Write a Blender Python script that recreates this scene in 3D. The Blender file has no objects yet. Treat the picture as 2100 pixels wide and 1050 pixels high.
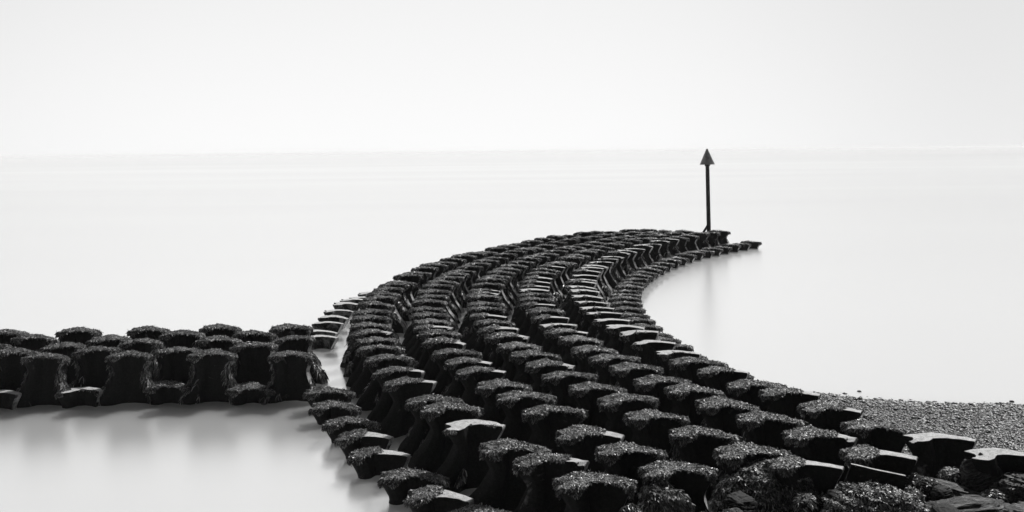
import bpy, math, random
import numpy as np
from mathutils import Vector, Matrix
R = math.radians
C = bpy.context.scene.collection
scene = bpy.context.scene

# ------------------------------------------------------------------ camera
FPX, HC, ROLL = 1700.0, 6.4, -0.0095
cam_data = bpy.data.cameras.new("camera")
cam = bpy.data.objects.new("camera", cam_data); C.objects.link(cam)
cam_data.sensor_fit = 'HORIZONTAL'; cam_data.sensor_width = 36.0
cam_data.lens = 36.0*FPX/2100.0
cam_data.shift_y = -(525.0-309.5)/2100.0
cam_data.clip_start = 0.1; cam_data.clip_end = 120000
# level camera on the promenade, looking out to sea, rolled half a degree
cam.matrix_world = Matrix.Translation((0, 0, HC)) @ Matrix.Rotation(R(90), 4, 'X') @ Matrix.Rotation(ROLL, 4, 'Z')
scene.camera = cam

# ------------------------------------------------------------------ sky, sun, exposure
SUN_AZ, SUN_EL = 40.0, 43.0           # degrees right of the view, above the horizon
world = bpy.data.worlds.new("World"); scene.world = world; world.use_nodes = True
nt = world.node_tree; nt.nodes.clear()
def N(tree, t, **kw):
    n = tree.nodes.new(t)
    for k, v in kw.items(): setattr(n, k, v)
    return n
def math_node(tree, op, a, b=None, c=None):
    n = N(tree, 'ShaderNodeMath', operation=op)
    for i, v in enumerate((a, b, c)):
        if v is None: continue
        if isinstance(v, (int, float)): n.inputs[i].default_value = v
        else: tree.links.new(v, n.inputs[i])
    return n.outputs[0]
sky = N(nt, 'ShaderNodeTexSky', sky_type='NISHITA', sun_disc=False)
sky.sun_elevation = R(SUN_EL); sky.sun_rotation = R(SUN_AZ)
sky.altitude = 0; sky.air_density = 1.0; sky.dust_density = 0.6; sky.ozone_density = 1.0
bw = N(nt, 'ShaderNodeRGBToBW'); nt.links.new(sky.outputs[0], bw.inputs[0])
tc = N(nt, 'ShaderNodeTexCoord')
vmax = N(nt, 'ShaderNodeVectorMath', operation='MAXIMUM'); nt.links.new(tc.outputs['Generated'], vmax.inputs[0]); vmax.inputs[1].default_value = (-2, -2, 0.02)
nt.links.new(vmax.outputs[0], sky.inputs[0])
sep = N(nt, 'ShaderNodeSeparateXYZ'); nt.links.new(tc.outputs['Generated'], sep.inputs[0])
# bright sea haze fills the seaward half of the sky, the unseen sky behind is artificially dimmed so block fronts stay dark
mr = N(nt, 'ShaderNodeMapRange', interpolation_type='SMOOTHSTEP')
nt.links.new(sep.outputs['Y'], mr.inputs['Value'])
mr.inputs['From Min'].default_value = -0.25; mr.inputs['From Max'].default_value = 0.55
mr.inputs['To Min'].default_value = 0.10; mr.inputs['To Max'].default_value = 1.0
# haze evens the brightness out: soft shoulder on the sky's luminance
e = math_node(nt, 'MULTIPLY', bw.outputs[0], -0.9)
e = math_node(nt, 'POWER', 2.718282, e)
e = math_node(nt, 'SUBTRACT', 1.0, e)
# sky a touch greyer high up and out to the sides
dot = N(nt, 'ShaderNodeVectorMath', operation='DOT_PRODUCT'); nt.links.new(tc.outputs['Generated'], dot.inputs[0])
dv = Vector((-0.12, 1.0, 0.0)).normalized(); dot.inputs[1].default_value = dv
m2 = N(nt, 'ShaderNodeMapRange', interpolation_type='SMOOTHSTEP'); nt.links.new(dot.outputs['Value'], m2.inputs['Value'])
m2.inputs['From Min'].default_value = 0.79; m2.inputs['From Max'].default_value = 1.0
m2.inputs['To Min'].default_value = 0.845; m2.inputs['To Max'].default_value = 0.985
e = math_node(nt, 'MULTIPLY', e, mr.outputs[0]); e = math_node(nt, 'MULTIPLY', e, m2.outputs[0])
zf = math_node(nt, 'MULTIPLY_ADD', math_node(nt, 'MAXIMUM', sep.outputs['Z'], 0.0), -0.42, 1.0)
e = math_node(nt, 'MULTIPLY', e, zf)
e = math_node(nt, 'MULTIPLY', e, 10.0)
bg = N(nt, 'ShaderNodeBackground'); bg.inputs['Strength'].default_value = 0.1
nt.links.new(e, bg.inputs['Color'])
wo = N(nt, 'ShaderNodeOutputWorld'); nt.links.new(bg.outputs[0], wo.inputs[0])

sd = bpy.data.lights.new("sun", 'SUN'); sun = bpy.data.objects.new("sun", sd); C.objects.link(sun)
sd.energy = 4.0; sd.angle = R(0.5); sd.color = (1.0, 0.995, 0.985)
to_sun = Vector((math.sin(R(SUN_AZ))*math.cos(R(SUN_EL)), math.cos(R(SUN_AZ))*math.cos(R(SUN_EL)), math.sin(R(SUN_EL))))
sun.rotation_euler = to_sun.to_track_quat('Z', 'Y').to_euler(); sun.location = (20, 20, 30)
vs = scene.view_settings
vs.view_transform = 'Standard'; vs.look = 'None'; vs.exposure = 0.0; vs.gamma = 1.0; vs.use_curve_mapping = False
scene.render.film_transparent = False
scene.cycles.max_bounces = 6; scene.cycles.volume_bounces = 3

# ------------------------------------------------------------------ helpers
def mesh_from(name, V, Fs, mat, smooth=True, sharp=None):
    me = bpy.data.meshes.new(name)
    V = np.asarray(V, dtype=np.float32)
    if isinstance(Fs, np.ndarray):
        n, k = Fs.shape
        me.vertices.add(len(V)); me.vertices.foreach_set('co', V.ravel())
        me.loops.add(n*k); me.loops.foreach_set('vertex_index', Fs.astype(np.int32).ravel())
        me.polygons.add(n)
        me.polygons.foreach_set('loop_start', np.arange(0, n*k, k, dtype=np.int32))
        me.update(calc_edges=True); me.validate()
    else:
        me.from_pydata(V.tolist(), [], [tuple(f) for f in Fs])
    me.polygons.foreach_set('use_smooth', np.full(len(me.polygons), smooth))
    if sharp: me.set_sharp_from_angle(angle=R(sharp))
    me.materials.append(mat); me.update()
    return me
def obj(name, me, parent=None, **props):
    o = bpy.data.objects.new(name, me); C.objects.link(o)
    if parent: o.parent = parent
    for k, v in props.items(): o[k] = v
    return o
def vnoise(P, seed, octaves=3, freq=1.0):
    """cheap value noise, P (n,3) -> (n,) in about -1..1"""
    out = np.zeros(len(P)); amp = 1.0; tot = 0
    for o in range(octaves):
        Q = P*freq*(2.03**o) + 17.3*o + seed*3.71
        I = np.floor(Q).astype(np.int64); f = Q-I; f = f*f*(3-2*f)
        def h(dx, dy, dz):
            n = (I[:, 0]+dx)*374761393 + (I[:, 1]+dy)*668265263 + (I[:, 2]+dz)*2147483647 + seed*1442695
            n = (n ^ (n >> 13))*1274126177 & 0x7fffffff
            n = (n ^ (n >> 16)) & 0xffff
            return n/32767.5-1
        x0 = h(0,0,0)*(1-f[:,0])+h(1,0,0)*f[:,0]; x1 = h(0,1,0)*(1-f[:,0])+h(1,1,0)*f[:,0]
        x2 = h(0,0,1)*(1-f[:,0])+h(1,0,1)*f[:,0]; x3 = h(0,1,1)*(1-f[:,0])+h(1,1,1)*f[:,0]
        y0 = x0*(1-f[:,1])+x1*f[:,1]; y1 = x2*(1-f[:,1])+x3*f[:,1]
        out += amp*(y0*(1-f[:,2])+y1*f[:,2]); tot += amp; amp *= 0.5
    return out/tot

# ------------------------------------------------------------------ materials
def new_mat(name):
    m = bpy.data.materials.new(name); m.use_nodes = True
    t = m.node_tree; t.nodes.clear()
    out = N(t, 'ShaderNodeOutputMaterial'); b = N(t, 'ShaderNodeBsdfPrincipled')
    t.links.new(b.outputs[0], out.inputs[0])
    return m, t, b, out
def noise(t, scale, detail=4, rough=0.55, vec=None, dist=0):
    n = N(t, 'ShaderNodeTexNoise'); n.inputs['Scale'].default_value = scale
    n.inputs['Detail'].default_value = detail; n.inputs['Roughness'].default_value = rough; n.inputs['Distortion'].default_value = dist
    if vec: t.links.new(vec, n.inputs['Vector'])
    return n.outputs['Fac']
def ramp(t, fac, stops):
    r = N(t, 'ShaderNodeValToRGB'); t.links.new(fac, r.inputs[0])
    el = r.color_ramp.elements
    while len(el) < len(stops): el.new(0.5)
    for e_, (p, v) in zip(el, stops): e_.position = p; e_.color = (v, v, v, 1)
    return r.outputs[0]
def bump(t, b, h, strength, dist):
    n = N(t, 'ShaderNodeBump'); n.inputs['Strength'].default_value = strength; n.inputs['Distance'].default_value = dist
    t.links.new(h, n.inputs['Height']); t.links.new(n.outputs[0], b.inputs['Normal'])
def mixv(t, fac, a, b_):
    n = N(t, 'ShaderNodeMix', data_type='RGBA')
    for s, v in ((n.inputs[0], fac), (n.inputs[6], a), (n.inputs[7], b_)):
        if isinstance(v, (int, float)): s.default_value = v if s is n.inputs[0] else (v, v, v, 1)
        else: t.links.new(v, s)
    return n.outputs[2]

def concrete_mat(name, algae, clean_top, worn_lit_k=0.52):
    """sea-worn concrete; algae = how much of the sides is coated by black algae, clean_top = worn upper face, painted paler than the sides for sunlit contrast"""
    m, t, b, out = new_mat(name)
    co = N(t, 'ShaderNodeTexCoord').outputs['Object']
    oi = N(t, 'ShaderNodeObjectInfo')
    add = N(t, 'ShaderNodeVectorMath', operation='ADD'); t.links.new(co, add.inputs[0]); t.links.new(oi.outputs['Location'], add.inputs[1])
    v = add.outputs[0]
    pale = ramp(t, noise(t, 9, 8, 0.7, v), [(0.3, 0.15), (0.5, 0.24), (0.72, 0.34)])
    pits = ramp(t, noise(t, 46, 3, 0.6, v), [(0.34, 0.35), (0.46, 1.0)])
    mul = N(t, 'ShaderNodeMix', data_type='RGBA', blend_type='MULTIPLY'); mul.inputs[0].default_value = 0.8
    t.links.new(pale, mul.inputs[6]); t.links.new(pits, mul.inputs[7]); pale = mul.outputs[2]
    dark = ramp(t, noise(t, 22, 5, 0.7, v), [(0.35, 0.006), (0.6, 0.018), (0.8, 0.05)])
    geo = N(t, 'ShaderNodeNewGeometry')
    tx = N(t, 'ShaderNodeVectorTransform', vector_type='NORMAL', convert_from='WORLD', convert_to='OBJECT')
    t.links.new(geo.outputs['True Normal'], tx.inputs[0])
    sx = N(t, 'ShaderNodeSeparateXYZ'); t.links.new(tx.outputs[0], sx.inputs[0])
    sc = N(t, 'ShaderNodeSeparateXYZ'); t.links.new(co, sc.inputs[0])
    sunlit_end = math_node(t, 'MULTIPLY', math_node(t, 'GREATER_THAN', sx.outputs['X'], 0.5), math_node(t, 'GREATER_THAN', sc.outputs['X'], 0.30))
    sunlit_end = math_node(t, 'MULTIPLY', sunlit_end, 0.22)   # right-hand end painted barer and paler to look sunlit
    pn = math_node(t, 'ADD', noise(t, 2.3, 6, 0.65, v, 0.4), sunlit_end)
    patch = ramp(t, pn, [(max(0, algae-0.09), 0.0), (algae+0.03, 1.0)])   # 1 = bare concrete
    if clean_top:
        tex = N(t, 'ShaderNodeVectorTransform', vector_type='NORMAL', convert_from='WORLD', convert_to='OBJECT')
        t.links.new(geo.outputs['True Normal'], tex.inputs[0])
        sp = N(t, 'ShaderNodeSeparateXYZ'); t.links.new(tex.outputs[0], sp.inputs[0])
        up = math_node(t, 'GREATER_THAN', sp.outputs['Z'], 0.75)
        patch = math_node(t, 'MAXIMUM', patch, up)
        worn = ramp(t, noise(t, 9, 8, 0.7, v), [(0.3, worn_lit_k*0.55), (0.5, worn_lit_k), (0.72, worn_lit_k*1.3)])
        worn_lit = N(t, 'ShaderNodeMix', data_type='RGBA', blend_type='MULTIPLY'); worn_lit.inputs[0].default_value = 0.85
        t.links.new(worn, worn_lit.inputs[6]); t.links.new(pits, worn_lit.inputs[7])
        pale = mixv(t, math_node(t, 'MAXIMUM', up, math_node(t, 'GREATER_THAN', sunlit_end, 0.1)), pale, worn_lit.outputs[2])  # upper face and right-hand end brightened in colour to look sunlit
    col = mixv(t, patch, dark, pale)
    t.links.new(col, b.inputs['Base Color'])
    b.inputs['Roughness'].default_value = 0.75; b.inputs['Specular IOR Level'].default_value = 0.25
    bump(t, b, noise(t, 30, 6, 0.7, v), 0.5, 0.02)
    return m
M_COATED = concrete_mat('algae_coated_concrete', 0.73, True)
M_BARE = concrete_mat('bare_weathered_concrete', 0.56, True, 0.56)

def weed_mat(name):
    m, t, b, out = new_mat(name)
    geo = N(t, 'ShaderNodeNewGeometry')
    c = ramp(t, geo.outputs['Random Per Island'], [(0.0, 0.004), (0.45, 0.035), (0.74, 0.16), (1.0, 0.56)])  # palest fronds stand in for sun glints on the wet weed
    t.links.new(c, b.inputs['Base Color'])
    r = N(t, 'ShaderNodeMapRange'); t.links.new(geo.outputs['Random Per Island'], r.inputs['Value'])
    r.inputs['To Min'].default_value = 0.55; r.inputs['To Max'].default_value = 0.36
    t.links.new(r.outputs[0], b.inputs['Roughness'])
    b.inputs['Specular IOR Level'].default_value = 0.5
    return m
M_WEED = weed_mat('wet_bladder_wrack')
M_UNDER, _t, _b, _o = new_mat('dark_weed_underlayer')
_b.inputs['Base Color'].default_value = (0.012, 0.012, 0.012, 1); _b.inputs['Roughness'].default_value = 0.6; _b.inputs['Specular IOR Level'].default_value = 0.3

def rock_mat():
    m, t, b, out = new_mat('sea_worn_rock')
    co = N(t, 'ShaderNodeTexCoord').outputs['Object']
    mp = N(t, 'ShaderNodeMapping'); t.links.new(co, mp.inputs[0]); mp.inputs['Scale'].default_value = (1.2, 3.0, 11.0); mp.inputs['Rotation'].default_value = (0.25, 0.3, 0.2)
    strata = noise(t, 2.2, 8, 0.65, mp.outputs[0], 0.6)
    fine = noise(t, 24, 6, 0.7, co)
    c = ramp(t, strata, [(0.34, 0.008), (0.50, 0.035), (0.60, 0.14), (0.75, 0.36)])
    c2 = ramp(t, fine, [(0.35, 0.45), (0.6, 1.0)])
    mul = N(t, 'ShaderNodeMix', data_type='RGBA', blend_type='MULTIPLY'); mul.inputs[0].default_value = 1
    t.links.new(c, mul.inputs[6]); t.links.new(c2, mul.inputs[7])
    t.links.new(mul.outputs[2], b.inputs['Base Color'])
    b.inputs['Roughness'].default_value = 0.55; b.inputs['Specular IOR Level'].default_value = 0.35
    h = math_node(t, 'ADD', strata, math_node(t, 'MULTIPLY', fine, 0.25))
    bump(t, b, h, 1.0, 0.09)
    return m
M_ROCK = rock_mat()

def pebble_mat():
    m, t, b, out = new_mat('wet_pebbles')
    geo = N(t, 'ShaderNodeNewGeometry')
    c = ramp(t, geo.outputs['Random Per Island'], [(0.0, 0.005), (0.45, 0.03), (0.78, 0.14), (1.0, 0.55)])
    t.links.new(c, b.inputs['Base Color']); b.inputs['Roughness'].default_value = 0.3; b.inputs['Specular IOR Level'].default_value = 0.4
    return m
M_PEBBLE = pebble_mat()
def sand_mat():
    m, t, b, out = new_mat('dark_wet_grit')
    co = N(t, 'ShaderNodeTexCoord').outputs['Object']
    c = ramp(t, noise(t, 60, 4, 0.7, co), [(0.3, 0.01), (0.7, 0.07)])
    t.links.new(c, b.inputs['Base Color']); b.inputs['Roughness'].default_value = 0.8
    bump(t, b, noise(t, 45, 3, 0.6, co), 0.6, 0.03)
    return m
M_SAND = sand_mat()
def metal_mat(name, lo, hi, rough):
    m, t, b, out = new_mat(name)
    co = N(t, 'ShaderNodeTexCoord').outputs['Object']
    c = ramp(t, noise(t, 6, 7, 0.7, co), [(0.35, lo), (0.65, hi)])
    t.links.new(c, b.inputs['Base Color']); b.inputs['Roughness'].default_value = rough
    bump(t, b, noise(t, 20, 4, 0.6, co), 0.3, 0.01)
    return m
M_POST = metal_mat('rusted_steel', 0.012, 0.04, 0.7)
M_CONE = metal_mat('weathered_painted_steel', 0.14, 0.36, 0.5)

def sea_mat(name='milky_sea_water', scatter=1.0):
    """sea smoothed by swell haze: milky upper layer that scatters light, under a soft sheen"""
    m, t, b, out = new_mat(name)
    co = N(t, 'ShaderNodeTexCoord').outputs['Object']
    mp = N(t, 'ShaderNodeMapping'); t.links.new(co, mp.inputs[0]); mp.inputs['Scale'].default_value = (0.004, 0.022, 1)
    band = ramp(t, noise(t, 1.0, 3, 0.5, mp.outputs[0]), [(0.3, 0.74), (0.7, 0.83)])
    t.links.new(band, b.inputs['Base Color'])
    b.inputs['Subsurface Weight'].default_value = scatter
    b.inputs['Subsurface Radius'].default_value = (1, 1, 1); b.inputs['Subsurface Scale'].default_value = 2.5
    b.inputs['Roughness'].default_value = 0.35; b.inputs['Specular IOR Level'].default_value = 0.0
    gl = N(t, 'ShaderNodeBsdfGlossy'); gl.distribution = 'BECKMANN'; gl.inputs['Roughness'].default_value = 0.25; gl.inputs['Color'].default_value = (0.985, 0.985, 0.985, 1)
    lw = N(t, 'ShaderNodeLayerWeight'); lw.inputs['Blend'].default_value = 0.5
    f = N(t, 'ShaderNodeMapRange'); t.links.new(lw.outputs['Facing'], f.inputs['Value'])
    f.inputs['From Min'].default_value = 0.4; f.inputs['From Max'].default_value = 1.0
    f.inputs['To Min'].default_value = 0.58; f.inputs['To Max'].default_value = 0.66
    mx = N(t, 'ShaderNodeMixShader'); t.links.new(f.outputs[0], mx.inputs[0])
    t.links.new(b.outputs[0], mx.inputs[1]); t.links.new(gl.outputs[0], mx.inputs[2]); t.links.new(mx.outputs[0], out.inputs[0])
    return m
M_SEA = sea_mat()

# ------------------------------------------------------------------ sea
S, A, B0, B1 = 14000.0, 420.0, -60.0, 420.0      # milky scattering matters only within a few hundred metres; beyond, the plain surface
V = [(-S, B0, 0), (-A, B0, 0), (A, B0, 0), (S, B0, 0), (S, S, 0), (-S, S, 0), (-A, B1, 0), (A, B1, 0), (S, B1, 0), (-S, B1, 0)]
F = [(1, 2, 7, 6), (0, 1, 6, 9), (2, 3, 8, 7), (9, 6, 7, 8, 4, 5)]
me = mesh_from('sea', V, F, M_SEA, smooth=False)
me.materials.append(sea_mat('open_sea_water', 0.0))
me.polygons.foreach_set('material_index', [0, 1, 1, 1])
obj('sea', me, kind='structure')

# ------------------------------------------------------------------ the concrete armour block
W = 1.2            # length of a block's top
FX = [0.0, 0.06, 0.18, 0.29, 0.38, 0.56, 0.78, 0.95, 1.0]
FY = [0.03, -0.03, -0.06, -0.02, 0.10, 0.13, 0.07, -0.01, 0.02]
RX = [0.0, 0.10, 0.30, 0.50, 0.75, 0.93, 1.0]
RY = [0.27, 0.31, 0.38, 0.37, 0.26, 0.15, 0.10]
YC = 0.17
def plan(s, t):
    """s along the block 0..1, t across 0 (front) .. 1 (rear); metres, centred"""
    s = np.asarray(s, float); t = np.asarray(t, float)
    tt = np.clip(t, 0, 1)
    x0 = 0.10*np.sin(np.pi*tt)**2; x1 = 0.93+0.07*tt
    x = x0+(x1-x0)*s
    f = np.interp(np.clip(x, 0, 1), FX, FY); r = np.interp(np.clip(x, 0, 1), RX, RY)
    y = f+(r-f)*t
    return (x-0.5)*W, (y-YC)*W
#          depth below top, half-length factor, thickness factor
PROFILE = [(0.008, 0.992, 0.985), (0.024, 1.0, 1.0), (0.06, 0.985, 1.0), (0.13, 0.92, 0.99), (0.22, 0.83, 0.97), (0.31, 0.745, 0.95), (0.37, 0.715, 0.95), (0.44, 0.73, 0.97),
           (0.56, 0.83, 1.0), (0.75, 1.02, 1.06), (0.95, 1.32, 1.12), (1.15, 1.50, 1.18), (1.45, 1.56, 1.22), (1.75, 1.58, 1.24)]
NS, NT = 40, 8
STOUT = [(d, 1-(1-a)*0.78 if d < 0.5 else 0.14+0.86*a+0.01, b) for d, a, b in PROFILE]   # weed-thickened, less waisted units of the side arm
def block_mesh(name, mat, seed, profile=PROFILE):
    rng = np.random.default_rng(seed)
    ss = np.linspace(0, 1, NS); ts = np.linspace(0, 1, NT)
    V, F = [], []
    Sg, Tg = np.meshgrid(ss, ts, indexing='ij')
    x, y = plan(Sg.ravel(), Tg.ravel())
    top = np.stack([x*0.975, y*0.95, np.full_like(x, 0.0)], 1)
    top[:, 2] += 0.012*np.sin(np.pi*Sg.ravel())
    V.append(top)
    for i in range(NS-1):
        for j in range(NT-1):
            a = i*NT+j; F.append((a, a+NT, a+NT+1, a+1))
    loop = [i*NT for i in range(NS)] + [(NS-1)*NT+j for j in range(1, NT)] + [i*NT+NT-1 for i in range(NS-2, -1, -1)] + [j for j in range(NT-2, 0, -1)]
    L = len(loop); prev = loop; base = NS*NT
    lx, ly = x[loop], y[loop]
    for z, sx, sy in profile:
        V.append(np.stack([lx*sx, ly*sy*(1 if sx < 1 else 1), np.full(L, -z)], 1))
        cur = list(range(base, base+L)); base += L
        for k in range(L):
            k2 = (k+1) % L
            F.append((prev[k2], prev[k], cur[k], cur[k2]))
        prev = cur
    F.append(tuple(prev[::-1]))
    V = np.concatenate(V)
    n = vnoise(V, seed, 4, 4.0); n2 = vnoise(V, seed+50, 4, 5.0)
    V[:, 0] += 0.020*n; V[:, 1] += 0.020*n2; V[:, 2] += 0.008*n2
    # chipped and rounded corners
    ch = np.clip(vnoise(V, seed+90, 3, 3.3)-0.12, 0, 1)*np.clip((0.10+V[:, 2])/0.10, 0, 1)*np.clip((np.abs(V[:, 0])-0.38)/0.2+np.clip((np.abs(V[:, 1])-0.08)/0.08, 0, 1), 0, 1)
    V[:, 2] -= 0.14*ch; V[:, 0] -= np.sign(V[:, 0])*0.10*ch
    F = [tuple(reversed(f)) for f in F]
    return mesh_from(name, V, F, mat, True, 32)
def fix_normals(me):
    import bmesh
    bm = bmesh.new(); bm.from_mesh(me); bmesh.ops.recalc_face_normals(bm, faces=bm.faces); bm.to_mesh(me); bm.free()
    me.set_sharp_from_angle(angle=R(32))

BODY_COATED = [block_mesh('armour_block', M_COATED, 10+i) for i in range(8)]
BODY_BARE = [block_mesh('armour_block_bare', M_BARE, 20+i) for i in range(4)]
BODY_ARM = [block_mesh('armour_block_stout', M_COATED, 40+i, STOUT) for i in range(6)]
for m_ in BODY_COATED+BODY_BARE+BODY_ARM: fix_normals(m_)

# ------------------------------------------------------------------ seaweed
def mat_sheet(seed, kind, nu, nv):
    """a lumpy carpet of weed draped over the top and hanging over the rim; returns V, F(quads)"""
    rng = np.random.default_rng(seed)
    us = np.linspace(-0.08, 1.08, nu); vs_ = np.linspace(-0.36, 1.40, nv)
    U, Vv = np.meshgrid(us, vs_, indexing='ij'); u = U.ravel(); v = Vv.ravel()
    uc = np.clip(u, 0, 1); vc = np.clip(v, 0, 1)
    x, y = plan(uc, vc)
    P0 = np.stack([u*3.0, v*1.0, np.zeros_like(u)], 1)
    lump = vnoise(P0*1.0, seed, 3, 2.6); fine = vnoise(P0, seed+9, 2, 9.0)
    thick = 0.018+0.020*lump+0.016*fine+0.035*np.exp(-((u-0.33)/0.20)**2)
    edge = np.minimum(np.minimum(uc, 1-uc)/0.10, 1); thick *= 0.55+0.45*edge
    z = thick.copy()
    # overhang of front, rear and ends
    hang = 0.008+0.038*np.clip(vnoise(P0, seed+3, 3, 2.4), -0.5, 1)+0.06*np.exp(-((u-0.18)/0.13)**2)+0.02*(u > 0.94)
    hang = hang*(1-0.55*np.clip((u-0.34)/0.1, 0, 1)*(u < 0.93))
    ov = np.where(v < 0, -v/0.36, np.where(v > 1, (v-1)/0.40*0.7, 0))
    z = z-ov**0.9*hang*1.9*(ov > 0)
    bulge = 0.03*np.sin(np.clip(ov, 0, 1)*math.pi*0.75)+0.01*(ov > 0)
    y = y+np.where(v < 0, -bulge, np.where(v > 1, bulge, 0))
    oe = np.where(u < 0, -u/0.08, np.where(u > 1, (u-1)/0.08, 0))
    z = z-oe*0.10; x = x+np.where(u < 0, -1, 1)*(oe > 0)*(0.008+0.015*np.sin(oe*math.pi*0.8))
    x = x-np.sign(x)*0.05*ov*(np.abs(x) > 0.45)
    V = np.stack([x, y, z], 1)
    keep_noise = vnoise(P0, seed+21, 3, 2.2)
    if kind == 'full': cov = 0.72+(0.35+0.45*rng.random())*keep_noise
    elif kind == 'tip': cov = np.where(u < 0.66, 1.0, 1.0-(u-0.66)/0.07)+0.45*keep_noise
    elif kind == 'arm': cov = np.where(u < 0.36, 0.9, 0.9-(u-0.36)/0.12)+0.35*keep_noise+np.where((v < 0.12) & (v > -0.2), 0.4, 0)*(u < 0.6)+np.where(u > 0.96, 0.7, 0)
    elif kind == 'thin': cov = np.where(v < -0.02, 0.1, -0.75)+0.9*keep_noise+0.35*np.exp(-((u-0.12)/0.12)**2)+np.where((u > 0.4) & (u < 0.6) & (v > 0.7), 0.5, 0)
    idx = np.arange(nu*nv).reshape(nu, nv)
    F = np.stack([idx[:-1, :-1], idx[1:, :-1], idx[1:, 1:], idx[:-1, 1:]], -1).reshape(-1, 4)
    fc = cov[F].mean(1)
    F = F[fc > 0.28]
    return V, F

def fronds(Vm, Fm, n, seed, length, width, grav=0.35, lift=0.14, flow=None, tilt=0.36):
    """n leaf strips rooted on the faces of a mesh; returns V, F(quads)"""
    rng = np.random.default_rng(seed)
    A, B, Cc, D = (Vm[Fm[:, i]] for i in range(4))
    cr = np.cross(Cc-A, D-B); area = np.linalg.norm(cr, axis=1)+1e-9
    nrm = cr/area[:, None]
    f = rng.choice(len(Fm), n, p=area/area.sum())
    a, b = rng.random(n)[:, None], rng.random(n)[:, None]
    p = (A[f]*(1-a)+B[f]*a)*(1-b)+(D[f]*(1-a)+Cc[f]*a)*b
    nn = nrm[f]; nn = np.where(nn[:, 2:3] < -0.25, -nn, nn)
    down = np.array([0, 0, -1.0])-nn*(-nn[:, 2:3])
    rt = rng.normal(size=(n, 3)); rt -= nn*(rt*nn).sum(1)[:, None]; rt /= np.linalg.norm(rt, axis=1)[:, None]+1e-9
    d = rt*0.9+down*1.2+nn*(lift*(0.1+rng.random(n)[:, None]))+np.array([-0.10, -0.15, 0])
    if flow is not None: d = d+np.asarray(flow)
    d /= np.linalg.norm(d, axis=1)[:, None]
    side = np.cross(d, nn+rng.normal(size=(n, 3))*tilt); side /= np.linalg.norm(side, axis=1)[:, None]+1e-9
    Ln = length*(0.5+rng.random(n))[:, None]; Wd = width*(0.55+0.9*rng.random(n))[:, None]
    p = p+nn*0.006
    d2 = d+np.array([0, 0, -grav])+rng.normal(size=(n, 3))*0.25; d2 /= np.linalg.norm(d2, axis=1)[:, None]
    p1 = p+d*Ln*0.5; p2 = p1+d2*Ln*0.55
    s2 = side+rng.normal(size=(n, 3))*0.35
    V = np.stack([p-side*Wd*0.25, p+side*Wd*0.25, p1-side*Wd*0.5, p1+side*Wd*0.5, p2-s2*Wd*0.22, p2+s2*Wd*0.22], 1).reshape(-1, 3)
    k = np.arange(n)[:, None]*6
    F = np.concatenate([k+np.array([0, 1, 3, 2]), k+np.array([2, 3, 5, 4])])
    return V, F

def side_faces(me, seed, xmin=0.30, zr=(-1.0, -0.28), thresh=-0.1):
    """quads on the flared ends of a block, in patches"""
    V = np.array([v.co[:] for v in me.vertices]); out = []
    for p in me.polygons:
        if len(p.vertices) != 4: continue
        c = p.center; n_ = p.normal
        if zr[0] < c.z < zr[1] and abs(n_.x) > 0.4 and abs(c.x) > xmin: out.append(p.vertices[:])
    F = np.array(out); cen = V[F].mean(1)
    return V, F[vnoise(cen, seed, 2, 2.2) > np.where(cen[:, 0] > 0, thresh, 0.3 if zr[1] < -0.2 else -0.3)]

def weed_mesh(kind, seed, n, length, width, nu=44, nv=26, tilt=0.36, lift=0.14):
    Vm, Fm = mat_sheet(seed, kind, nu, nv)
    frac = len(Fm)/((nu-1)*(nv-1))
    V, F = fronds(Vm, Fm, max(60, int(n*min(1, frac*1.1))), seed+1, length, width, tilt=tilt, lift=lift)
    me = mesh_from('seaweed_foliage' if kind == 'thin' else 'seaweed', np.concatenate([Vm, V]), np.concatenate([Fm, F+len(Vm)]), M_WEED, False)
    me.materials.append(M_UNDER)
    mi = np.zeros(len(me.polygons), dtype=np.int32); mi[:len(Fm)] = 1; me.polygons.foreach_set('material_index', mi)
    return me
def flank_mesh(seed, n, length, width, front=0, both=False):
    Vb, Fb = side_faces(BODY_ARM[0] if both else BODY_COATED[0], seed, zr=(-1.1, -0.1) if both else (-1.0, -0.28))
    V, F = fronds(Vb, Fb, n, seed+2, length, width, grav=1.2, lift=0.25)
    if front:
        me = BODY_COATED[0]; Fq = np.array([p.vertices[:] for p in me.polygons if len(p.vertices) == 4 and -1.15 < p.center.z < -0.05 and (p.normal.y < -0.35 or p.normal.x > 0.4)])
        Fq = Fq[vnoise(Vb[Fq].mean(1), seed+5, 3, 2.5) > -0.35]
        V2, F2 = fronds(Vb, Fq, front, seed+6, length*1.1, width, grav=1.2, lift=0.30)
        V, F = np.concatenate([V, V2]), np.concatenate([F, F2+len(V)])
    return mesh_from('seaweed_foliage', V, F, M_WEED, False)
NEAR, MIDD, FAR = {}, {}, {}
for kind, cnt in (('full', 8), ('tip', 4), ('arm', 4), ('thin', 5)):
    NEAR[kind] = [weed_mesh(kind, 100+i*7+len(kind)*31, 7500, 0.044, 0.017) for i in range(cnt)]
    MIDD[kind] = [weed_mesh(kind, 300+i*7+len(kind)*31, 4000, 0.055, 0.022, 36, 20, 0.30, 0.10) for i in range(cnt)]
    FAR[kind] = [weed_mesh(kind, 500+i*7+len(kind)*31, 2000, 0.066, 0.032, 30, 16, 0.22, 0.06) for i in range(cnt)]
SHAGGY = [flank_mesh(760+i, 1500, 0.13, 0.024, both=True) for i in range(5)]
FLANK = [[flank_mesh(700+i, 900, 0.12, 0.024) for i in range(4)], [flank_mesh(720+i, 500, 0.16, 0.034) for i in range(4)], [flank_mesh(740+i, 260, 0.20, 0.05) for i in range(4)]]

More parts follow.
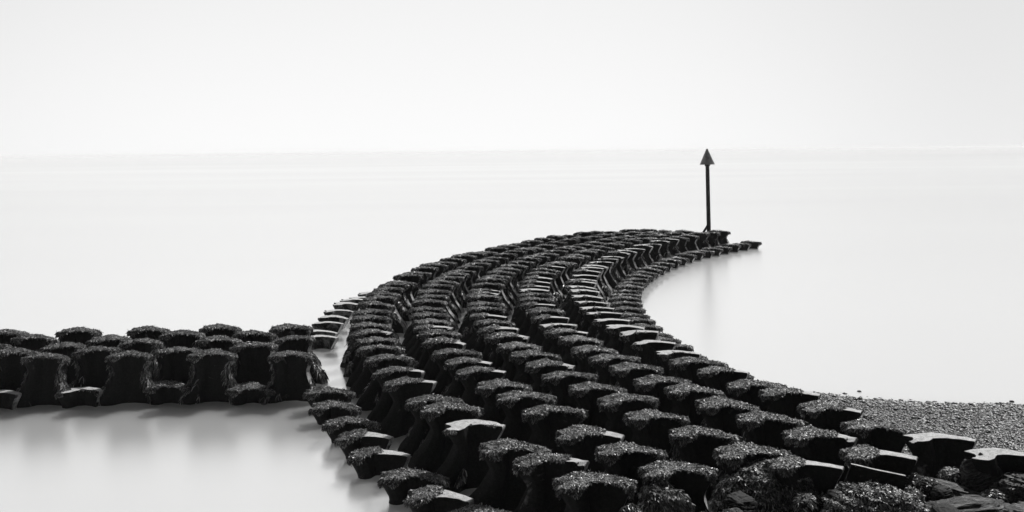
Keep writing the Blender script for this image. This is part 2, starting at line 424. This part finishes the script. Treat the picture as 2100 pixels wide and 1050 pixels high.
# ------------------------------------------------------------------ where every block stands (metres; x right, y seaward)
ZC, ZL = 1.2, 0.40
ROWS = {
    'outer': [[-0.53,13.71,'full',0.0],[-1.28,14.47,'arm',0.0],[-1.84,15.27,'full',0.0],[-2.65,16.51,'arm',0],[-3.12,17.46,'arm',0],[-3.61,18.47,'full',0],[-4.22,19.69,'full',0],[-4.58,20.69,'full',0]],
    'outer_far': [[-6.32,27.15,'bare',-0.0],[-6.5,28.06,'bare',-0.0],[-6.55,29.38,'bare',-0.0],[-6.55,30.34,'bare',-0.0],[-6.62,31.55,'bare',-0.0],[-6.56,32.9,'bare',-0.0],[-6.44,33.84,'bare',-0.0],[-6.3,34.81,'bare',-0.0],[-6.13,36.03,'bare',-0.0]],
    'tall1': [[1.26,13.02,'full',0.0],[0.63,13.85,'tip',0.0],[0.02,14.62,'full',0.0],[-0.75,15.81,'thin',0.0],[-1.26,16.78,'full',0.0],[-1.7,17.72,'full',0.0],[-2.34,18.87,'tip',0],[-2.7,19.83,'tip',0],[-3.11,20.84,'full',0],[-3.52,21.99,'full',0],[-3.76,22.91,'full',0],[-4.06,23.91,'tip',0],[-4.29,25.02,'full',-0.0],[-4.49,26.22,'full',-0.0],[-4.6,27.19,'full',-0.0],[-4.66,28.31,'full',-0.0],[-4.72,29.4,'full',-0.0],[-4.74,30.46,'full',-0.0],[-4.73,31.52,'full',-0.0],[-4.66,32.55,'full',-0.0],[-4.52,33.59,'full',-0.0],[-4.35,34.64,'full',-0.0],[-4.14,35.71,'full',-0.0],[-3.89,36.78,'full',-0.0],[-3.59,37.84,'full',-0.0],[-3.24,38.87,'full',-0.0],[-2.84,39.89,'full',-0.0],[-2.4,40.93,'full',0],[-1.92,41.98,'full',-0.2],[-1.4,43.03,'full',-1.6],[-0.84,44.09,'full',-3.1],[-0.24,45.17,'full',-4.7],[0.42,46.29,'full',-6.4],[1.13,47.46,'full',-8.3],[1.89,48.65,'full',-10.4],[2.7,49.81,'full',-12.5],[3.55,50.92,'full',-14.8],[4.44,51.93,'full',-16.0],[5.39,52.75,'full',-16.0],[6.41,53.24,'bare',-16.0],[7.49,53.4,'full',-16],[8.62,53.35,'full',-16],[9.8,53.17,'full',-16],[10.99,52.92,'full',-16]],
    'tall2': [[2.67,13.54,'full',0.0],[2.02,14.39,'full',0.0],[1.41,15.31,'tip',0.0],[0.8,16.48,'full',0.0],[0.26,17.43,'full',0.0],[-0.22,18.31,'full',0.0],[-0.75,19.5,'tip',0.0],[-1.09,20.48,'tip',0.0],[-1.46,21.41,'full',0.0],[-1.84,22.65,'tip',0.0],[-2.1,23.57,'full',0],[-2.33,24.49,'arm',-0.0],[-2.48,25.47,'full',-0.0],[-2.65,26.53,'full',-0.0],[-2.85,27.49,'full',-0.0],[-2.89,28.75,'full',-0.0],[-2.92,29.89,'full',-0.0],[-2.93,30.93,'full',-0.0],[-2.89,31.93,'full',-0.0],[-2.78,32.94,'full',-0.0],[-2.63,33.96,'full',-0.0],[-2.44,35.01,'full',-0.0],[-2.21,36.07,'full',-0.0],[-1.94,37.14,'full',-0.1],[-1.62,38.26,'full',-0.9],[-1.25,39.41,'full',-1.9],[-0.83,40.53,'full',-3.1],[-0.37,41.57,'full',-4.3],[0.13,42.57,'full',-5.7],[0.66,43.56,'full',-7.1],[1.24,44.57,'full',-8.6],[1.85,45.63,'full',-10.3],[2.51,46.71,'full',-12.0],[3.23,47.81,'full',-13.9],[4.0,48.89,'full',-16.0],[4.81,49.92,'full',-16.0],[5.68,50.83,'full',-16.0],[6.61,51.52,'full',-16.0],[7.64,51.86,'full',-16],[8.8,51.88,'full',-16],[10.07,51.75,'full',-16]],
    'tall3': [[4.07,14.19,'full',-2.1],[3.47,15.12,'full',-0.9],[2.78,16.21,'full',0.0],[2.36,17.17,'full',0.0],[1.83,18.11,'full',0.0],[1.28,19.13,'full',0.0],[0.91,20.13,'tip',0.0],[0.55,21.03,'full',0.0],[0.16,22.23,'full',0.0],[-0.15,23.21,'tip',0.0],[-0.41,24.14,'arm',-0.0],[-0.58,25.07,'full',-0.3],[-0.76,26.2,'arm',-0.5],[-0.87,27.25,'full',-0.6],[-0.97,28.37,'full',-0.7],[-1.04,29.44,'full',-0.9],[-1.07,30.47,'tip',-1.0],[-1.05,31.47,'tip',-1.2],[-0.98,32.48,'full',-1.4],[-0.87,33.48,'full',-1.8],[-0.7,34.48,'full',-2.3],[-0.49,35.5,'full',-2.9],[-0.24,36.56,'full',-3.7],[0.06,37.65,'full',-4.7],[0.41,38.73,'full',-5.9],[0.8,39.78,'full',-7.4],[1.24,40.79,'full',-8.6],[1.71,41.79,'full',-9.9],[2.22,42.77,'full',-11.2],[2.77,43.76,'full',-12.7],[3.36,44.76,'full',-14.3],[4.0,45.77,'full',-16.0],[4.68,46.8,'full',-16.0],[5.41,47.87,'full',-16.0],[6.18,48.93,'full',-16.0],[7.02,49.87,'full',-16],[7.92,50.53,'full',-16],[8.88,50.95,'full',-16]],
    'tall4': [[4.77,13.59,'arm',-3.5],[5.53,14.96,'tip',-5.1],[4.91,15.86,'full',-3.8],[4.34,16.85,'full',-2.7],[3.87,17.79,'full',-1.7],[3.34,18.65,'full',-0.7],[2.92,19.78,'full',0.0],[2.51,20.63,'full',0.0],[2.11,21.64,'full',0.0],[1.84,22.65,'full',0.0],[1.53,23.7,'tip',0.0],[1.32,24.6,'thin',-0.3],[1.17,25.69,'arm',-0.9],[1.03,26.75,'full',-1.4],[0.84,27.86,'arm',-1.8],[0.8,28.9,'full',-2.3],[0.78,29.95,'full',-2.8],[0.79,30.99,'thin',-3.3],[0.85,31.98,'arm',-3.8],[0.94,32.93,'arm',-4.4],[1.06,33.88,'arm',-5.0],[1.23,34.88,'full',-5.9],[1.46,35.92,'full',-6.9],[1.74,36.98,'arm',-8.1],[2.07,38.03,'full',-9.5],[2.43,39.07,'full',-11.1],[2.83,40.14,'full',-12.9],[3.27,41.24,'full',-14.1],[3.76,42.34,'full',-15.4],[4.29,43.41,'full',-16.0],[4.87,44.46,'full',-16.0],[5.49,45.48,'full',-16.0],[6.14,46.47,'full',-16.0],[6.82,47.41,'full',-16.0],[7.55,48.36,'full',-16],[8.32,49.3,'full',-16],[9.12,50.18,'full',-16],[9.93,50.97,'full',-16]],
    'tall5': [[6.17,14.01,'arm',-6.3],[6.75,15.41,'full',-7.5],[6.31,16.52,'tip',-6.6],[5.86,17.58,'tip',-5.7],[5.35,18.41,'full',-4.7],[4.91,19.38,'tip',-3.8],[4.45,20.25,'full',-2.9],[4.25,21.42,'thin',-2.5],[3.77,22.34,'thin',-1.5],[3.54,23.48,'thin',-1.1],[3.27,24.31,'thin',-0.8],[3.02,25.39,'thin',-1.2],[2.91,26.51,'thin',-2.1],[2.77,27.52,'thin',-2.8],[2.68,28.5,'thin',-3.5],[2.63,29.49,'thin',-4.2],[2.61,30.49,'thin',-5.0],[2.63,31.5,'thin',-5.8],[2.7,32.49,'arm',-6.7],[2.82,33.48,'thin',-7.6],[2.99,34.47,'thin',-8.7],[3.2,35.49,'arm',-10.1],[3.46,36.53,'thin',-11.6],[3.76,37.56,'thin',-13.3],[4.1,38.57,'thin',-14.8],[4.48,39.59,'thin',-15.7],[4.91,40.64,'thin',-16.0],[5.38,41.71,'arm',-16.0],[5.89,42.78,'thin',-16.0],[6.44,43.82,'thin',-16.0],[7.02,44.83,'thin',-16],[7.65,45.81,'thin',-16],[8.31,46.78,'thin',-16],[9.02,47.78,'arm',-16],[9.78,48.81,'full',-16],[10.6,49.86,'full',-16],[11.45,50.87,'full',-16],[12.31,51.76,'full',-16],[13.16,52.55,'full',-16]],
    'inner_bare': [[8.23,13.96,'bare',-8],[7.63,14.89,'bare',-8]],
    'inner': [[7.28,18.6,'thin',-8],[6.81,19.82,'full',-7.6],[6.23,20.91,'full',-6.5],[5.69,22.02,'full',-5.4],[5.32,23.09,'full',-4.6],[5.01,24.16,'full',-4.1],[4.82,25.25,'full',-4.6],[4.65,26.17,'full',-5.0],[4.54,27.09,'full',-5.6],[4.43,28.11,'full',-6.2],[4.35,29.12,'full',-7.0],[4.32,30.13,'full',-7.8],[4.34,31.16,'full',-8.6],[4.4,32.23,'full',-9.6],[4.5,33.31,'full',-10.6],[4.66,34.36,'full',-11.5],[4.86,35.36,'full',-12.4],[5.1,36.34,'full',-13.3],[5.37,37.34,'full',-14.1],[5.68,38.37,'full',-14.9],[6.03,39.4,'full',-15.6],[6.43,40.42,'full',-16.0],[6.87,41.46,'full',-16.0],[7.36,42.54,'full',-16],[7.9,43.65,'full',-16],[8.49,44.76,'full',-16],[9.12,45.86,'full',-16],[9.8,46.94,'full',-16],[10.5,47.97,'full',-16],[11.23,48.93,'full',-16],[11.99,49.84,'full',-16],[12.78,50.72,'full',-16],[13.59,51.58,'full',-16],[14.43,52.4,'full',-16],[15.3,53.2,'full',-16]],
    'arm1': [[-14.77,24.31,'full',-0.0],[-12.79,24.52,'full',-0.0],[-10.78,24.66,'full',-0.0],[-8.68,24.7,'full',-0.0],[-6.66,24.92,'full',-0.0]],
    'arm2': [[-15.66,23.71,'full',0],[-13.65,23.73,'full',0],[-11.61,23.91,'full',0],[-9.48,23.89,'full',0],[-7.42,23.92,'full',0]],
    'arm3': [[-14.39,22.79,'full',0],[-12.39,22.91,'full',0],[-10.34,23.12,'full',0],[-8.15,23.09,'full',0],[-6.13,23.13,'full',0]],
    'arm4': [[-13.08,21.97,'full',0],[-11.12,22.21,'full',0],[-8.91,22.1,'full',0],[-6.96,22.31,'full',0]],
    'arm5': [[-14.09,21.28,'full',0],[-12.0,21.38,'full',0],[-9.88,21.45,'full',0],[-7.75,21.45,'full',0],[-5.71,21.48,'full',0]],
    'arm_low': [[-13.07,21.05,'bare',0],[-11.04,21.22,'thin',0],[-8.85,21.35,'full',0],[-6.73,21.31,'full',0]],
}
ORD = ['first', 'second', 'third', 'fourth', 'fifth', 'sixth', 'seventh', 'eighth', 'ninth', 'tenth', 'eleventh', 'twelfth', 'thirteenth', 'fourteenth',
       'fifteenth', 'sixteenth', 'seventeenth', 'eighteenth', 'nineteenth', 'twentieth', 'twenty-first', 'twenty-second', 'twenty-third', 'twenty-fourth', 'twenty-fifth']
LOOK = {'full': 'seaweedy', 'tip': 'bare-tipped', 'arm': 'half-bare', 'thin': 'bare-topped', 'bare': 'weed-free'}
ROWTEXT = {
 'outer': ('low block', 'low row beside the dark pool', 'the bottom edge', 'the channel'),
 'outer_far': ('low slab', 'pale row beyond the channel', 'the channel', 'the seaward end'),
 'tall1': ('tall block', 'outermost curved row', 'the shore end', 'the beacon end'),
 'tall2': ('tall block', 'curved row second from outside', 'the shore end', 'the beacon end'),
 'tall3': ('tall block', 'middle curved row', 'the shore end', 'the beacon end'),
 'tall4': ('tall block', 'curved row second from inside', 'the shore end', 'the beacon end'),
 'tall5': ('tall block', 'innermost tall curved row', 'the shore end', 'the beacon end'),
 'inner_bare': ('tall block', 'pair standing on the shingle', 'the right edge', 'the curve'),
 'inner': ('low block', 'low row along the bay', 'the shore end', 'the far tip'),
 'arm1': ('block', "side arm's rear row", 'the left edge', 'the channel'),
 'arm2': ('block', "side arm's row before the rear", 'the left edge', 'the channel'),
 'arm3': ('block', "side arm's middle row", 'the left edge', 'the channel'),
 'arm4': ('block', "side arm's row behind the front", 'the left edge', 'the channel'),
 'arm5': ('block', "side arm's front tall row", 'the left edge', 'the channel'),
 'arm_low': ('low block', 'waterline row before the side arm', 'the left edge', 'the channel'),
}
rng = random.Random(4)
count = 0
for row, items in ROWS.items():
    what, where, a_end, b_end = ROWTEXT[row]
    low = row in ('outer', 'outer_far', 'inner', 'arm_low')
    grp = 'blocks of the straight side arm' if row.startswith('arm') else 'blocks of the curved breakwater'
    if row == 'inner_bare': grp = 'blocks standing on the shingle'
    for i, (x, y, kind, yaw) in enumerate(items):
        body = rng.choice(BODY_BARE if row == 'outer_far' else BODY_ARM if row.startswith('arm') else BODY_COATED)
        if i <= (len(items)-1)//2: o_, end = ORD[i], a_end
        else: o_, end = ORD[len(items)-1-i], b_end
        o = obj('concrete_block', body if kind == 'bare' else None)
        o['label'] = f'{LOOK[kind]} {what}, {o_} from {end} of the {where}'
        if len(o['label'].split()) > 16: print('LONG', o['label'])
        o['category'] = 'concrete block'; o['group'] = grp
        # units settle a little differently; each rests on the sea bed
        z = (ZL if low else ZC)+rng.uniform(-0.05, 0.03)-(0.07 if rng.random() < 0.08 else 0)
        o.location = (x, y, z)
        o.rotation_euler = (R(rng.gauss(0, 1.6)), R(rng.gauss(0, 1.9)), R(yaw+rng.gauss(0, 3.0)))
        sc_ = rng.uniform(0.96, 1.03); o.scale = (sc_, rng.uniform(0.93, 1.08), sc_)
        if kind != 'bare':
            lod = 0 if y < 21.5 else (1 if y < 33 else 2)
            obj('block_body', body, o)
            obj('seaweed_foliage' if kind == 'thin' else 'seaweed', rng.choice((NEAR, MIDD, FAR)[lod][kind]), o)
            if row.startswith('arm') and kind == 'full': obj('seaweed_foliage', rng.choice(SHAGGY), o)
            elif not low and rng.random() < 0.6: obj('seaweed_foliage', rng.choice(FLANK[lod]), o)
        count += 1
print('blocks', count)

# ------------------------------------------------------------------ beacon
def ring_lathe(prof, seg=24):
    V, F = [], []
    for r, z in prof:
        for k in range(seg):
            a = 2*math.pi*k/seg; V.append((r*math.cos(a), r*math.sin(a), z))
    for i in range(len(prof)-1):
        for k in range(seg):
            k2 = (k+1) % seg; F.append((i*seg+k, i*seg+k2, (i+1)*seg+k2, (i+1)*seg+k))
    F.append(tuple(range(seg))[::-1]); F.append(tuple((len(prof)-1)*seg+k for k in range(seg)))
    return V, F
BX, BY = 12.69, 53.6
bea = obj('navigation_beacon', None, label='dark steel post topped by a grey cone at the far end of the breakwater', category='beacon')
bea.location = (BX, BY, 0); bea.rotation_euler = (0, R(-0.7), 0)
V, F = ring_lathe([(0.135, -1.0), (0.135, 1.0), (0.13, 3.0), (0.125, 5.42)], 20)
obj('post', mesh_from('post', V, F, M_POST, True, 40), bea)
V, F = ring_lathe([(0.10, 0.02), (0.44, 0.0), (0.475, 0.0), (0.48, 0.02), (0.06, 0.98), (0.03, 1.02), (0.0, 1.025)], 28)
o = obj('cone', mesh_from('cone', V, F, M_CONE, True, 40), bea); o.location = (0, 0, 5.40)
V, F = ring_lathe([(0.17, 0), (0.17, 0.10)], 20)
o = obj('collar', mesh_from('collar', V, F, M_POST, True, 40), bea); o.location = (0, 0, 5.30)
# raking brace at the foot
def bar(p, q, r):
    p, q = Vector(p), Vector(q); d = (q-p); L = d.length
    V, F = ring_lathe([(r, 0), (r, L)], 10); rot = d.to_track_quat('Z', 'Y')
    return [tuple(rot @ Vector(v)+p) for v in V], F
V, F = bar((-0.40, -0.10, 1.0), (-0.04, -0.02, 1.50), 0.075)
obj('brace', mesh_from('brace', V, F, M_POST, True, 40), bea)

# ------------------------------------------------------------------ beach: wet grit under a shingle of pebbles
SHORE = [(2.2, 13.2), (4.4, 16.0), (6.0, 19.2), (7.3, 21.4), (7.87, 21.57), (8.85, 21.03), (9.83, 20.76), (11.4, 20.55), (12.6, 20.43), (30.0, 19.0)]
def shore_dist(P):
    """signed distance (m) landward of the shoreline"""
    pts = np.array(SHORE); best = np.full(len(P), 1e9); sgn = np.ones(len(P))
    for a, b in zip(pts[:-1], pts[1:]):
        ab = b-a; t = np.clip(((P-a)@ab)/(ab@ab), 0, 1); q = a+t[:, None]*ab
        d = np.linalg.norm(P-q, axis=1); c = ab[0]*(P[:, 1]-a[1])-ab[1]*(P[:, 0]-a[0])
        m = d < best-1e-6; best = np.where(m, d, best); sgn = np.where(m, np.where(c > 0, -1, 1), sgn)
    return best*sgn
def beach_z(P):
    d = shore_dist(P)
    P3 = np.concatenate([P, np.zeros((len(P), 1))], 1)
    z = np.where(d > 0, 0.068*d, 0.12*d)
    return np.clip(z, -0.6, 0.75)+0.025*vnoise(P3, 5, 3, 0.9)
gx = np.arange(-2, 30.01, 0.25); gy = np.arange(-4, 24.01, 0.25)
GX, GY = np.meshgrid(gx, gy, indexing='ij'); P = np.stack([GX.ravel(), GY.ravel()], 1)
V = np.concatenate([P, beach_z(P)[:, None]], 1)
idx = np.arange(len(P)).reshape(len(gx), len(gy))
F = np.stack([idx[:-1, :-1], idx[1:, :-1], idx[1:, 1:], idx[:-1, 1:]], -1).reshape(-1, 4)
obj('beach', mesh_from('beach', V, F, M_SAND, True), kind='structure')

import bmesh
def ico(sub):
    bm = bmesh.new(); bmesh.ops.create_icosphere(bm, subdivisions=sub, radius=1.0)
    V = np.array([v.co[:] for v in bm.verts]); F = np.array([[v.index for v in f.verts] for f in bm.faces]); bm.free()
    return V, F
r = np.random.default_rng(11)
n = 130000
P = np.stack([r.uniform(4.5, 16.5, n), r.uniform(12.5, 21.9, n)], 1)
d = shore_dist(P)
dens = np.where(d > 0, 1.0, np.exp(d/0.10)*0.5+0.012*np.exp(d/0.5))
vis = (P[:, 0]/P[:, 1] < 0.66)
P = P[(r.random(n) < dens) & vis & (P[:, 0] > 5.2)]; n = len(P)
near = 0.6+0.4*np.clip((P[:, 1]-13)/6, 0, 1)
dd = shore_dist(P)
sz = (0.011+0.024*r.random(n)**2.0)*(1+0.8*(r.random(n) > 0.97))*np.where(dd < 0.5, 1.25, 1)*np.where(dd < 0, 1.3, 1)
iv, if_ = ico(1)
sc = np.stack([sz*(0.9+0.5*r.random(n)), sz*(0.9+0.3*r.random(n)), sz*(0.5+0.3*r.random(n))], 1)
ang = r.uniform(0, 2*math.pi, n); ca, sa = np.cos(ang), np.sin(ang)
PV = iv[None]*sc[:, None, :]*(1+0.12*r.normal(size=(n, len(iv), 1)))
X = PV[..., 0]*ca[:, None]-PV[..., 1]*sa[:, None]; Y = PV[..., 0]*sa[:, None]+PV[..., 1]*ca[:, None]
PV = np.stack([X, Y, PV[..., 2]], -1)+np.concatenate([P, (beach_z(P)+sz*0.35)[:, None]], 1)[:, None, :]
PF = (if_[None]+np.arange(n)[:, None, None]*len(iv)).reshape(-1, 3)
obj('shingle', mesh_from('shingle', PV.reshape(-1, 3), PF, M_PEBBLE, True), kind='stuff')

# ------------------------------------------------------------------ rocks
def rock_mesh(name, size, seed, sub=6, rough=0.28, ledge=0.0, boxy=0.85):
    V, F = ico(sub)
    n1 = vnoise(V, seed, 4, 1.3); n2 = vnoise(V, seed+7, 4, 4.0)
    V = V*(1+rough*n1+0.07*n2)[:, None]
    # bedding planes: thin hard and soft layers stand out as ribs
    B = V@np.array([[0.9, 0.2, 0.25], [-0.2, 0.9, 0.3], [-0.25, -0.3, 0.92]]); B = B*np.array([0.5, 1.3, 7.0])
    V = V*(1+0.10*vnoise(B, seed+11, 3, 1.5)+0.045*vnoise(V, seed+12, 4, 7.0))[:, None]
    if ledge:
        q = V[:, 2]*5+0.8*V[:, 0]; V[:, :2] *= (1+ledge*(q-np.floor(q)-0.5))[:, None]
    V = np.sign(V)*np.abs(V)**boxy*np.array(size)
    return V, F
def rock(x, y, z, size, seed, rot, label, weed=0, wl=0.09, group='rocks at the foot of the breakwater', ledge=0.0, flow=None, mat=None, boxy=0.85):
    V, F = rock_mesh('rock', size, seed, ledge=ledge, boxy=boxy)
    o = obj('rock', mesh_from('rock', V, F, mat or M_ROCK, True))
    o.location = (x, y, z); o.rotation_euler = tuple(R(a) for a in rot)
    o['label'] = label; o['category'] = 'rock'; o['group'] = group
    if weed:
        F4 = np.concatenate([F, F[:, 2:3]], 1); cen = V[F].mean(1)
        F4 = F4[(cen[:, 2] > -0.15*size[2]) & (vnoise(cen, seed+3, 2, 1.5) > -0.55)]
        Vw, Fw = fronds(V, F4, weed, seed+1, wl, 0.021, grav=0.6, lift=0.3, flow=flow)
        obj('seaweed_foliage', mesh_from('seaweed_foliage', Vw, Fw, M_WEED, False), o)
    return o
M_DARKROCK = concrete_mat('algae_coated_rock', 0.72, False)
rock(2.33, 13.15, 0.55, (0.42, 0.36, 0.55), 31, (0, 0, 20), 'rounded seaweed-covered rock in front of the second tall row of blocks', 9000, 0.074, flow=(0.5, 0, -0.4), mat=M_DARKROCK)
rock(1.72, 12.55, 0.62, (0.20, 0.2, 0.4), 32, (0, 0, 0), 'small weed-covered rock at the bottom edge left of the rounded weedy rock', 2700, 0.062, flow=(0.5, 0, -0.4), mat=M_DARKROCK)
rock(4.25, 13.9, 0.45, (0.95, 0.6, 0.72), 33, (0, -8, 10), 'broad dark boulder hung with seaweed between the fourth row and the bottom edge', 12600, 0.068, mat=M_DARKROCK)
rock(3.05, 12.7, 0.4, (0.5, 0.4, 0.35), 34, (0, 0, 0), 'low weedy rock with a pale top at the bottom edge beside the broad boulder', 2520, 0.062, mat=M_ROCK)
rock(5.62, 12.75, 0.58, (0.85, 0.48, 0.52), 35, (0, 6, -12), 'mound of rock matted with seaweed at the bottom edge before the fallen slab', 12600, 0.062, mat=M_DARKROCK)
rock(5.1, 13.65, 0.55, (0.28, 0.25, 0.34), 36, (0, 0, 30), 'small weedy rock left of the fallen slab', 3240, 0.056, mat=M_DARKROCK)
rock(6.72, 13.7, 0.55, (0.34, 0.30, 0.40), 37, (0, 12, 0), 'dark rounded rock between the fallen slab and the bare block', 540, 0.050, mat=M_DARKROCK)
rock(6.95, 12.85, 0.52, (0.85, 0.38, 0.40), 38, (-4, -5, 6), 'long ledge of streaked rock at the bottom right edge', 0, ledge=0.10, boxy=0.72)
rock(7.15, 13.75, 0.45, (0.60, 0.34, 0.36), 39, (-4, 10, -12), 'smooth streaked rock in front of the left bare block', 0, ledge=0.08, boxy=0.74)
rock(7.95, 14.0, 0.52, (0.40, 0.30, 0.62), 40, (-6, -18, 20), 'pointed ribbed rock between the two bare blocks', 0, ledge=0.05, boxy=0.9)
rock(8.55, 13.55, 0.50, (0.70, 0.42, 0.46), 41, (-6, 16, 6), 'dark angular rock at the right edge below the bare block', 200, 0.07, ledge=0.07, boxy=0.74)
rock(7.95, 12.55, 0.50, (0.62, 0.40, 0.40), 42, (-5, 8, -12), 'flat dark rock at the bottom right corner', 0, ledge=0.1, boxy=0.74)
rock(9.05, 21.75, 0.005, (0.05, 0.045, 0.022), 43, (0, 0, 0), 'small dark stone standing in the water off the shingle', group='stones off the shingle', mat=M_DARKROCK)
rock(12.45, 20.75, 0.01, (0.055, 0.05, 0.025), 44, (0, 0, 0), 'dark stone in the shallows at the right edge', group='stones off the shingle', mat=M_DARKROCK)
# fallen slab: a thick plate that has toppled against the inner rows
V, F = [], []
nx, nz = 14, 6
rr = np.random.default_rng(3)
for side in (-1, 1):
    for i in range(nx+1):
        for k in range(nz+1):
            u, w = i/nx, k/nz
            top = 0.40
            V.append(((u-0.5)*(0.86+0.2*(1-w)), side*0.02, -0.5+w*(top+0.5)))
def vi(s, i, k): return (0 if s < 0 else (nx+1)*(nz+1))+i*(nz+1)+k
for i in range(nx):
    for k in range(nz):
        F.append((vi(-1, i, k), vi(-1, i+1, k), vi(-1, i+1, k+1), vi(-1, i, k+1)))
        F.append((vi(1, i, k), vi(1, i, k+1), vi(1, i+1, k+1), vi(1, i+1, k)))
    F.append((vi(-1, i, nz), vi(-1, i+1, nz), vi(1, i+1, nz), vi(1, i, nz)))
    F.append((vi(-1, i, 0), vi(1, i, 0), vi(1, i+1, 0), vi(-1, i+1, 0)))
for k in range(nz):
    F.append((vi(-1, 0, k), vi(-1, 0, k+1), vi(1, 0, k+1), vi(1, 0, k)))
    F.append((vi(-1, nx, k), vi(1, nx, k), vi(1, nx, k+1), vi(-1, nx, k+1)))
V = np.array(V); V += 0.010*np.stack([vnoise(V, 1, 3, 3), vnoise(V, 2, 3, 3), vnoise(V, 3, 3, 3)], 1)
me = mesh_from('fallen_slab', V, F, M_COATED, True, 35); fix_normals(me)
o = obj('fallen_slab', me, label='toppled dark slab with a thin bright top edge before the innermost row', category='concrete slab')
o.location = (5.80, 13.45, 0.80); o.rotation_euler = (R(6), R(11), R(-6))

# loose rubble between the bigger rocks
rb = np.random.default_rng(8)
spots = [(6.35, 13.25), (6.6, 13.05), (6.25, 12.75), (7.55, 13.25), (7.75, 13.45), (8.35, 13.15), (7.45, 14.15), (8.2, 13.45), (8.75, 13.0), (6.9, 13.4), (7.3, 12.55), (6.5, 12.5), (8.0, 13.75), (4.9, 12.9), (4.6, 13.2), (3.55, 13.1), (3.3, 12.55), (9.1, 13.7), (7.05, 13.55), (8.55, 12.75)]
for k, (x, y) in enumerate(spots):
    s = rb.uniform(0.10, 0.24)
    rock(x, y, 0.60+rb.uniform(-0.02, 0.18), (s*rb.uniform(0.9, 1.5), s, s*rb.uniform(0.7, 1.1)), 60+k, (rb.uniform(-20, 20), rb.uniform(-20, 20), rb.uniform(0, 180)),
         'small dark rock in the loose rubble along the bottom right edge', int(rb.choice([0, 400, 900])), 0.055, group='loose rubble in the bottom right corner', mat=M_DARKROCK if k % 2 else M_ROCK, boxy=0.75)

# ------------------------------------------------------------------ sea haze
HS = 14400.0
Vh = [(x, y, z) for z in (-3.0, 9.5) for x, y in ((-HS, -80), (HS, -80), (HS, HS), (-HS, HS))]
Fh = [(0, 3, 2, 1), (4, 5, 6, 7), (0, 1, 5, 4), (1, 2, 6, 5), (2, 3, 7, 6), (3, 0, 4, 7)]
mh = bpy.data.materials.new('sea_haze'); mh.use_nodes = True
t = mh.node_tree; t.nodes.clear()
out = N(t, 'ShaderNodeOutputMaterial'); pv = N(t, 'ShaderNodeVolumePrincipled')
pv.inputs['Color'].default_value = (0.95, 0.95, 0.95, 1); pv.inputs['Density'].default_value = 0.0002
pv.inputs['Anisotropy'].default_value = 0.0
t.links.new(pv.outputs[0], out.inputs['Volume'])
obj('haze', mesh_from('haze', Vh, Fh, mh, False), kind='stuff')
